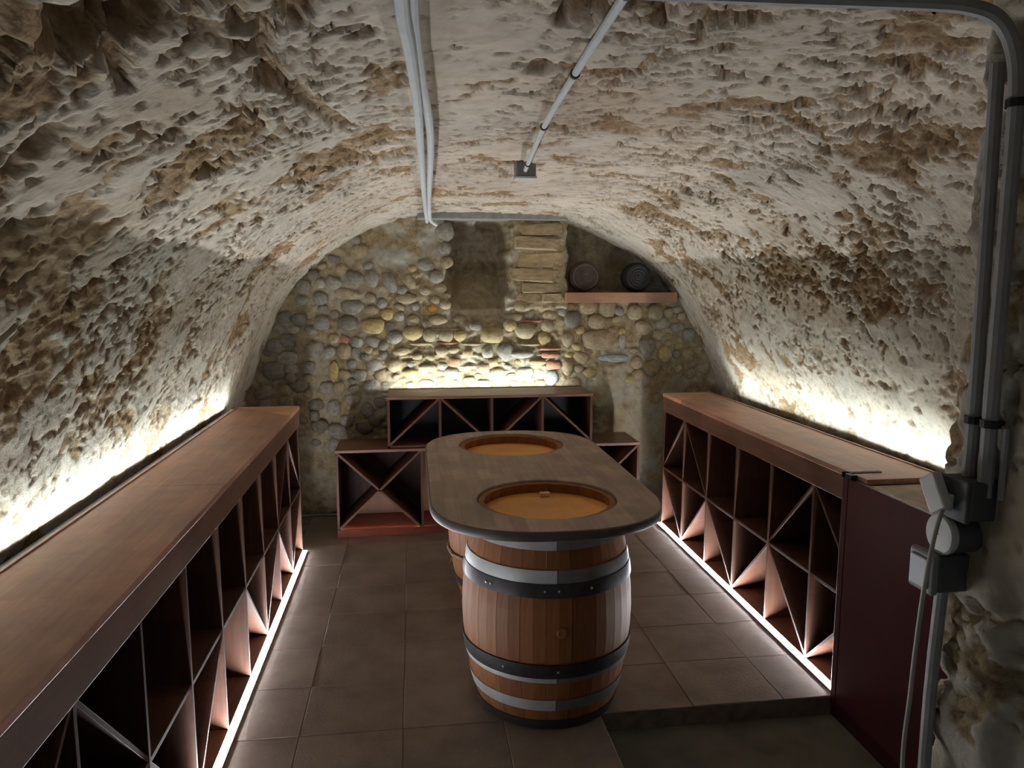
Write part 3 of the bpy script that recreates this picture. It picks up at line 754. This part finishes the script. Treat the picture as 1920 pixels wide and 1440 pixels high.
# ------------------------------------------------------------------ barrels and the table top they carry
BH, BR, ER = 0.872, 0.366, 0.293
def brad(z):
    u = (z-BH/2)/(BH/2)
    return BR - (BR-ER)*abs(u)**1.9
HOOPS = {}
def barrel(name, label, c, hoops, withes, group):
    t = thing(name, (c[0], c[1], 0.0), label, 'barrel', group)
    N = 22; NZ = 11
    a = math.pi/N - 0.0022
    me = bpy.data.meshes.new('stave'); v = []; f = []
    for i in range(NZ):
        z = BH*i/(NZ-1); R = brad(z)
        for (rr, s) in ((R, -1), (R*1.002, 0), (R, 1), (R-0.024, 1), (R-0.024, -1)):
            v.append((rr*math.cos(s*a), rr*math.sin(s*a), z))
    for i in range(NZ-1):
        for k in range(5):
            f.append([i*5+k, i*5+(k+1) % 5, (i+1)*5+(k+1) % 5, (i+1)*5+k])
    f.append([4, 3, 2, 1, 0]); f.append([(NZ-1)*5+k for k in range(5)])
    me.from_pydata(v, [], f); me.materials.append(M['stave']); me.update()
    bm = bmesh.new(); bm.from_mesh(me); bmesh.ops.recalc_face_normals(bm, faces=bm.faces); bm.to_mesh(me); bm.free()
    for k in range(N):
        o = bpy.data.objects.new('stave', me); link(o); o.parent = t; o.rotation_euler = (0, 0, 2*math.pi*(k+0.37)/N)
    mb = MB(); mb.lathe([(0.001, BH-0.045), (0.12, BH-0.045), (brad(BH-0.045)-0.020, BH-0.045), (brad(BH-0.045)-0.020, BH-0.06), (0.001, BH-0.06)], (c[0], c[1], 0), 40)
    mb.build('head', M['head'], t)
    for (z0, z1, mat, a0, a1, dr) in hoops:
        mb = MB(); n = 64
        v = []; f = []
        full = a1-a0 >= 359.9
        cnt = n if full else n+1
        for k in range(cnt):
            ang = math.radians(a0+(a1-a0)*k/n)
            for (r, z) in ((brad(z0)+0.0005, z0), (brad(z0)+dr, z0), (brad((z0+z1)/2)+dr+0.0008, (z0+z1)/2), (brad(z1)+dr, z1), (brad(z1)+0.0005, z1)):
                v.append((c[0]+r*math.cos(ang), c[1]+r*math.sin(ang), z))
        for k in range(n):
            k2 = (k+1) % cnt
            for q in range(4):
                f.append([k*5+q, k2*5+q, k2*5+q+1, k*5+q+1])
        mb.add(v, f)
        h = mb.build('hoop', M[mat], t, smooth='auto')
        HOOPS[(c, round(z0, 3))] = h
    for z in withes:
        mb = MB(); R = brad(z)+0.008
        mb.tube([(c[0]+R*math.cos(2*math.pi*k/40), c[1]+R*math.sin(2*math.pi*k/40), z+0.004*math.sin(k*2.2)) for k in range(41)], 0.011, 8, caps=False)
        h = mb.build('withe_hoop', M['withe'], t, smooth=True)
        for q in range(3):
            mb = MB(); an = math.radians(196+q*3)
            b0 = Vector((c[0]+R*math.cos(an), c[1]+R*math.sin(an), z))
            mb.tube([b0, b0+Vector((-0.012, -0.006, (0.030, -0.034, 0.012)[q])), b0+Vector((-0.024, -0.012, (0.044, -0.050, 0.020)[q]))], [0.004, 0.003, 0.001], 5)
            mb.build('binding_end', M['withe'], t)
    return t
JA = -93.0
def hoopset(z0, z1, dr=0.0035):
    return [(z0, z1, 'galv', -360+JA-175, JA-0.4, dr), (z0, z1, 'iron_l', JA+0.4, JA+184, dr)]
M['iron_l'] = plain('grey_hoop_arc', (0.20, 0.20, 0.20), 0.42, metal=0.5, var=0.15)
NB = (0.558, 3.062)
near_h = []
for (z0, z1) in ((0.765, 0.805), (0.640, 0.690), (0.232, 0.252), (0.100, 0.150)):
    near_h += [(z0, z1, 'galv', JA-176, JA-0.3, 0.0035), (z0, z1, 'iron_l', JA+0.3, JA+184, 0.0035)]  # pale arc on one half of each hoop, greyer arc on the other
near_h += [(0.585, 0.639, 'iron', 0, 360, 0.006), (0.253, 0.312, 'iron', 0, 360, 0.006), (0.006, 0.050, 'iron', 0, 360, 0.004)]
bar1 = barrel('wine_barrel', 'oak wine barrel with pale and dark metal hoops under the table near end', NB, near_h, [], 'barrels carrying the table top')
mb = MB(); zc = 0.445; R = brad(zc)
an = math.radians(-90.5)
ctr = Vector((NB[0]+R*math.cos(an), NB[1]+R*math.sin(an), zc)); out = Vector((math.cos(an), math.sin(an), 0))
mb.tube([ctr-out*0.01, ctr+out*0.003, ctr+out*0.006], [0.021, 0.021, 0.017], 16); mb.build('bung', M['stave'], bar1, smooth='auto')
mb = MB(); mb.box((NB[0]+0.005, NB[1]+0.195, BH-0.045), (NB[0]+0.052, NB[1]+0.230, BH-0.026)); mb.build('head_peg', M['cork'], bar1, bevel=0.004)
for z, dz, angs in ((0.612, 0.585, (-142, -138, -101, -92.2, -71)), (0.283, 0.253, (-128, -92.5))):
    for a_ in angs:
        an = math.radians(a_); R = brad(z)+0.0065; ctr = Vector((NB[0]+R*math.cos(an), NB[1]+R*math.sin(an), z)); out = Vector((math.cos(an), math.sin(an), 0))
        mb = MB(); mb.tube([ctr-out*0.002, ctr+out*0.002, ctr+out*0.0035], [0.006, 0.0055, 0.003], 8); mb.build('rivet', M['rivet'], HOOPS[(NB, dz)], smooth=True)
FB = (0.550, 4.175)
barrel('wine_barrel', 'oak barrel bound with wooden hoops under the far end of the table top', FB,
       [(0.765, 0.805, 'iron', 0, 360, 0.004), (0.10, 0.145, 'iron', 0, 360, 0.004)], [0.285, 0.600], 'barrels carrying the table top')

def table_top():
    bm = bmesh.new()
    ZT = 0.883; TK = 0.040
    cx = 0.548; hw = 0.490; y0, y1 = 2.612, 4.575
    def outline(ins):
        pts = []
        n = 48
        for (yc, b, sg) in ((4.10, y1-4.10-ins, 1), (3.10, 3.10-y0-ins, -1)):
            for k in range(n+1):
                a = math.pi*k/n if sg > 0 else math.pi+math.pi*k/n
                e = 2/2.45
                ca, sa = math.cos(a), math.sin(a)
                pts.append((cx+(hw-ins)*math.copysign(abs(ca)**e, ca), yc+b*math.copysign(abs(sa)**e, sa)))
        out = []
        for p in pts:
            if not out or (abs(p[0]-out[-1][0])+abs(p[1]-out[-1][1])) > 1e-4: out.append(p)
        return out
    prof = [(0.007, ZT), (0.002, ZT-0.003), (0.0, ZT-0.008), (0.0, ZT-TK+0.008), (0.002, ZT-TK+0.003), (0.007, ZT-TK)]
    rings = [[bm.verts.new((x, y, z)) for x, y in outline(i)] for i, z in prof]
    for a, b in zip(rings, rings[1:]):
        n = len(a)
        for k in range(n): bm.faces.new((a[k], a[(k+1) % n], b[(k+1) % n], b[k]))
    HR = 0.299
    hr = []
    for (c, R) in ((NB, HR), (FB, HR)):
        pr2 = [(R+0.003, ZT), (R, ZT-0.003), (R, ZT-TK+0.003), (R+0.003, ZT-TK)]
        rr = [[bm.verts.new((c[0]+r*math.cos(2*math.pi*k/64), c[1]+r*math.sin(2*math.pi*k/64), z)) for k in range(64)] for r, z in pr2]
        for a, b in zip(rr, rr[1:]):
            for k in range(64): bm.faces.new((a[k], b[k], b[(k+1) % 64], a[(k+1) % 64]))
        hr.append(rr)
    bm.edges.ensure_lookup_table()
    def loop_edges(ring): 
        n = len(ring); return [bm.edges.get((ring[k], ring[(k+1) % n])) for k in range(n)]
    for oi, hi in ((0, 0), (-1, -1)):
        es = loop_edges(rings[oi]) + loop_edges(hr[0][hi]) + loop_edges(hr[1][hi])
        bmesh.ops.triangle_fill(bm, edges=es, use_beauty=True)
    bmesh.ops.recalc_face_normals(bm, faces=bm.faces)
    me = bpy.data.meshes.new('table_top'); bm.to_mesh(me); bm.free()
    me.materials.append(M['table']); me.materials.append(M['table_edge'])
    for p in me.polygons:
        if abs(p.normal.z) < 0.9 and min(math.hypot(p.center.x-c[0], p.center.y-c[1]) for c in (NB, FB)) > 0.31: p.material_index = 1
    me.polygons.foreach_set('use_smooth', [True]*len(me.polygons))
    me.set_sharp_from_angle(angle=0.5)
    o = bpy.data.objects.new('table_top', me); link(o)
    return o
tt = table_top()
tag(tt, 'long brown wooden table top with rounded ends and two round holes over the barrels', 'table top')

# ------------------------------------------------------------------ beam and clay jars in the niche of the back wall
mb = MB(); mb.box((1.19, 5.735, 1.655), (2.085, 5.99, 1.733))
o = mb.build('niche_beam', M['beam'], bevel=0.004); tag(o, 'pale reddish wooden beam forming the shelf of the wall niche', 'beam')
def jar(name, label, x, r, rings, mat):
    t = thing(name, (x, 5.92, 1.734), label, 'jar', 'round clay vessels in the wall niche')
    yb = 5.80
    mb = MB(); prof = []
    R = r*0.80
    for k in range(rings*4+1):
        q = R*k/(rings*4)
        prof.append((max(q, 0.001), (0.006*math.sin(k*math.pi/2)**2 if rings else 0)))
    prof += [(R+0.004, -0.006), (r*0.95, -0.03), (r, -0.06), (r*0.98, -0.11), (r*0.8, -0.17), (r*0.6, -0.19), (0.001, -0.19)]
    mb.lathe(prof, (0, 0, 0), 40)
    # lay on its side, base towards the room
    mb.v = [(x+vx, yb - vz, 1.7345 + r + vy) for vx, vy, vz in mb.v]
    mb.build('body', M[mat], t, smooth='auto')
    mb = MB(); mb.lathe([(R*0.99, -0.003), (R*1.03, 0.004), (R*0.93, 0.006), (R*0.90, -0.002)], (0, 0, 0), 40, closed=True)
    mb.v = [(x+vx, yb - vz, 1.7345 + r + vy) for vx, vy, vz in mb.v]
    mb.build('foot_ring', M[mat], t, smooth='auto')
    return t
jar('clay_jar', 'brown round clay vessel with concentric rings lying in the niche beside the pier', 1.355, 0.122, 4, 'clay')
jar('clay_jar', 'blackened round clay vessel at the right end of the niche beam', 1.785, 0.118, 2, 'clay_black')

# ------------------------------------------------------------------ conduits on the vault
def conduit(name, label, pts, r, mat, clips=(), clip_r=1.35, cat='conduit', group=None, n=10):
    t = thing(name, pts[0], label, cat, group)
    mb = MB(); mb.tube(pts, r, n); mb.build('pipe', M[mat], t, smooth='auto')
    for (p, q, up_) in clips:
        p, q = Vector(p), Vector(q); d = (q-p).normalized()
        mb = MB(); mb.tube([p-d*0.007, p+d*0.007], r*clip_r, 10)
        mb.tube([p, p+Vector(up_)], 0.005, 6)
        mb.build('clip', M['clip'], t)
    return t
def spline(P, n=6):
    P = [Vector(p) for p in P]; out = []
    for i in range(len(P)-1):
        p0 = P[max(i-1, 0)]; p1 = P[i]; p2 = P[i+1]; p3 = P[min(i+2, len(P)-1)]
        for k in range(n):
            t_ = k/n
            out.append(0.5*((2*p1)+(p2-p0)*t_+(2*p0-5*p1+4*p2-p3)*t_*t_+(3*p1-p0-3*p2+p3)*t_**3))
    out.append(P[-1]); return out
conduit('conduit', 'pale grey pipe hanging straight along the vault, left of the pair above the barrels',
        spline([(-0.018, 0.6, 2.245), (-0.009, 1.32, 2.245), (0.002, 1.54, 2.246), (0.023, 2.06, 2.25), (0.044, 2.9, 2.255), (0.080, 4.35, 2.262), (0.112, 5.45, 2.264), (0.120, 5.70, 2.255)]), 0.0125, 'pvc', group='pair of pipes along the vault')
conduit('conduit', 'pale grey pipe bowing away to the right of its straight neighbour on the vault',
        spline([(0.012, 0.6, 2.262), (0.008, 1.32, 2.262), (0.028, 1.80, 2.264), (0.060, 2.33, 2.266), (0.079, 2.90, 2.268), (0.106, 4.35, 2.270), (0.135, 5.45, 2.268), (0.150, 5.66, 2.258), (0.19, 5.72, 2.235)]), 0.0125, 'pvc', group='pair of pipes along the vault')
cc = [(0.385, 1.30, 2.300), (0.388, 1.352, 2.299), (0.406, 1.877, 2.297), (0.436, 2.485, 2.296), (0.511, 3.386, 2.294)]
conduit('conduit', 'thin grey pipe held by black clips that ends at a small box on the vault', spline(cc, 4), 0.0095, 'pvc',
        [((0.390, 1.37, 2.299), (0.391, 1.42, 2.299), (0.012, 0, 0.03)), ((0.406, 1.877, 2.297), (0.409, 1.95, 2.297), (0.012, 0, 0.03)), ((0.436, 2.485, 2.296), (0.442, 2.6, 2.296), (0.012, 0, 0.03)), ((0.497, 3.22, 2.294), (0.51, 3.38, 2.294), (0.012, 0, 0.03))])
t = thing('ceiling_box', (0.515, 3.43, 2.28), 'small grey junction box on the vault at the end of the thin pipe', 'junction box')
mb = MB(); mb.box((0.470, 3.385, 2.268), (0.560, 3.470, 2.335)); mb.build('body', M['boxgrey'], t, bevel=0.006)
mb = MB(); mb.box((0.466, 3.381, 2.258), (0.564, 3.474, 2.268)); mb.build('lid', M['boxlight'], t, bevel=0.003)

mb = MB(); mb.tube([(-1.1, 5.80, 0.008), (-0.60, 5.80, 0.008)], 0.008, 8)
tag(mb.build('floor_conduit', M['pvc_dirty'], smooth='auto'), 'thin grey conduit lying on the floor at the foot of the back wall', 'conduit')

# ------------------------------------------------------------------ electrics on the jamb
XJb = 1.055
conduit('conduit', 'dusty grey pipe climbing the jamb, the one nearer the room', spline([(1.030, 1.242, 1.40), (1.030, 1.242, 1.6), (1.030, 1.247, 1.9), (1.032, 1.255, 2.17)], 4), 0.0125, 'pvc_dirty',
        [((1.030, 1.241, 1.535), (1.030, 1.241, 1.6), (0.035, 0, 0))], 1.3, group='pipes up the jamb')
conduit('conduit', 'dusty grey pipe climbing the jamb and bending over along the ceiling',
        spline([(1.028, 1.198, 1.40), (1.028, 1.199, 1.6), (1.028, 1.199, 1.95), (1.027, 1.20, 2.10), (1.018, 1.203, 2.175), (0.99, 1.208, 2.225), (0.94, 1.216, 2.247), (0.85, 1.232, 2.256), (0.60, 1.275, 2.268), (0.30, 1.30, 2.275)], 5), 0.0135, 'pvc_dirty',
        [((1.028, 1.198, 1.535), (1.028, 1.198, 1.6), (0.035, 0, 0)), ((1.028, 1.20, 2.09), (1.028, 1.20, 2.15), (0.035, 0, 0))], 1.3, group='pipes up the jamb')
mb = MB(); mb.tube([(1.040, 1.174, 1.40), (1.040, 1.174, 1.53)], 0.006, 8)
tag(mb.build('thin_conduit', M['pvc_dirty'], smooth='auto'), 'short thin pipe beside the two thicker pipes above the jamb boxes', 'conduit')
t = thing('junction_box', (1.02, 1.21, 1.39), 'dark grey square junction box where the two jamb pipes end', 'junction box')
mb = MB(); mb.box((0.992, 1.186, 1.356), (1.062, 1.264, 1.428)); mb.build('body', M['boxdark'], t, bevel=0.004)
mb = MB(); mb.box((0.982, 1.184, 1.353), (0.992, 1.266, 1.431)); mb.build('lid', M['boxdark'], t, bevel=0.003)
t = adapter = thing('power_adapter', (0.97, 1.235, 1.39), 'pale grey plug-in adapter with hanging cord, tilted on the jamb junction box', 'adapter')
mb = MB(); mb.prism([(-0.020, -0.034), (0.024, -0.034), (0.024, 0.036), (-0.020, 0.036)], 0, -0.008, 0.012)
ca, sa = math.cos(math.radians(-34)), math.sin(math.radians(-34))
mb.v = [(0.963+vx, 1.240 + vy*ca-vz*sa, 1.398 + vy*sa+vz*ca) for vx, vy, vz in mb.v]
mb.build('body', M['boxlight'], t, bevel=0.004)
mb = MB(); mb.box((0.972, 1.215, 1.372), (0.983, 1.245, 1.400)); mb.build('plug', M['boxlight'], t, bevel=0.003)
t = thing('round_box', (1.0, 1.25, 1.316), 'round pale grey electrical box on the jamb between adapter and switch', 'junction box')
RB = (0.992, 1.243, 1.316)
mb = MB(); mb.lathe([(0.001, -0.070), (0.036, -0.070), (0.036, -0.014)], (0, 0, 0), 32)
mb.v = [(RB[0] - vz - 0.014, RB[1]+vx, RB[2]+vy) for vx, vy, vz in mb.v]; mb.build('body', M['boxdark'], t, smooth='auto')
mb = MB(); mb.lathe([(0.037, -0.014), (0.0385, -0.010), (0.0385, -0.003), (0.035, 0.0), (0.001, 0.001)], (0, 0, 0), 32)
mb.v = [(RB[0] - vz - 0.014, RB[1]+vx, RB[2]+vy) for vx, vy, vz in mb.v]; mb.build('lid', M['boxlight'], t, smooth='auto')
t = thing('light_switch', (1.0, 1.27, 1.20), 'square surface light switch with a bluish grey rocker, lowest of the jamb boxes', 'switch')
mb = MB(); mb.box((0.980, 1.238, 1.200), (1.064, 1.298, 1.274)); mb.build('body', M['boxdark'], t, bevel=0.004)
mb = MB(); mb.box((0.964, 1.234, 1.196), (0.980, 1.302, 1.278)); frame = mb.build('frame', M['boxgrey'], t, bevel=0.006)
mb = MB(); mb.box((0.959, 1.244, 1.207), (0.9645, 1.292, 1.266)); mb.build('rocker', M['switchface'], frame, bevel=0.002)
conduit('conduit', 'grey pipe dropping down the jamb from the light switch', spline([(1.032, 1.290, 1.200), (1.031, 1.300, 0.95), (1.030, 1.298, 0.6), (1.030, 1.297, -0.08)], 3), 0.0125, 'pvc_dirty')
mb = MB(); mb.tube(spline([(0.966, 1.222, 1.375), (0.955, 1.224, 1.32), (0.947, 1.230, 1.22), (0.948, 1.242, 1.10), (0.955, 1.258, 0.98), (0.962, 1.275, 0.85), (0.965, 1.268, 0.70), (0.968, 1.26, 0.45)], 5), 0.0042, 8)
mb.build('cord', M['cable'], adapter, smooth=True)
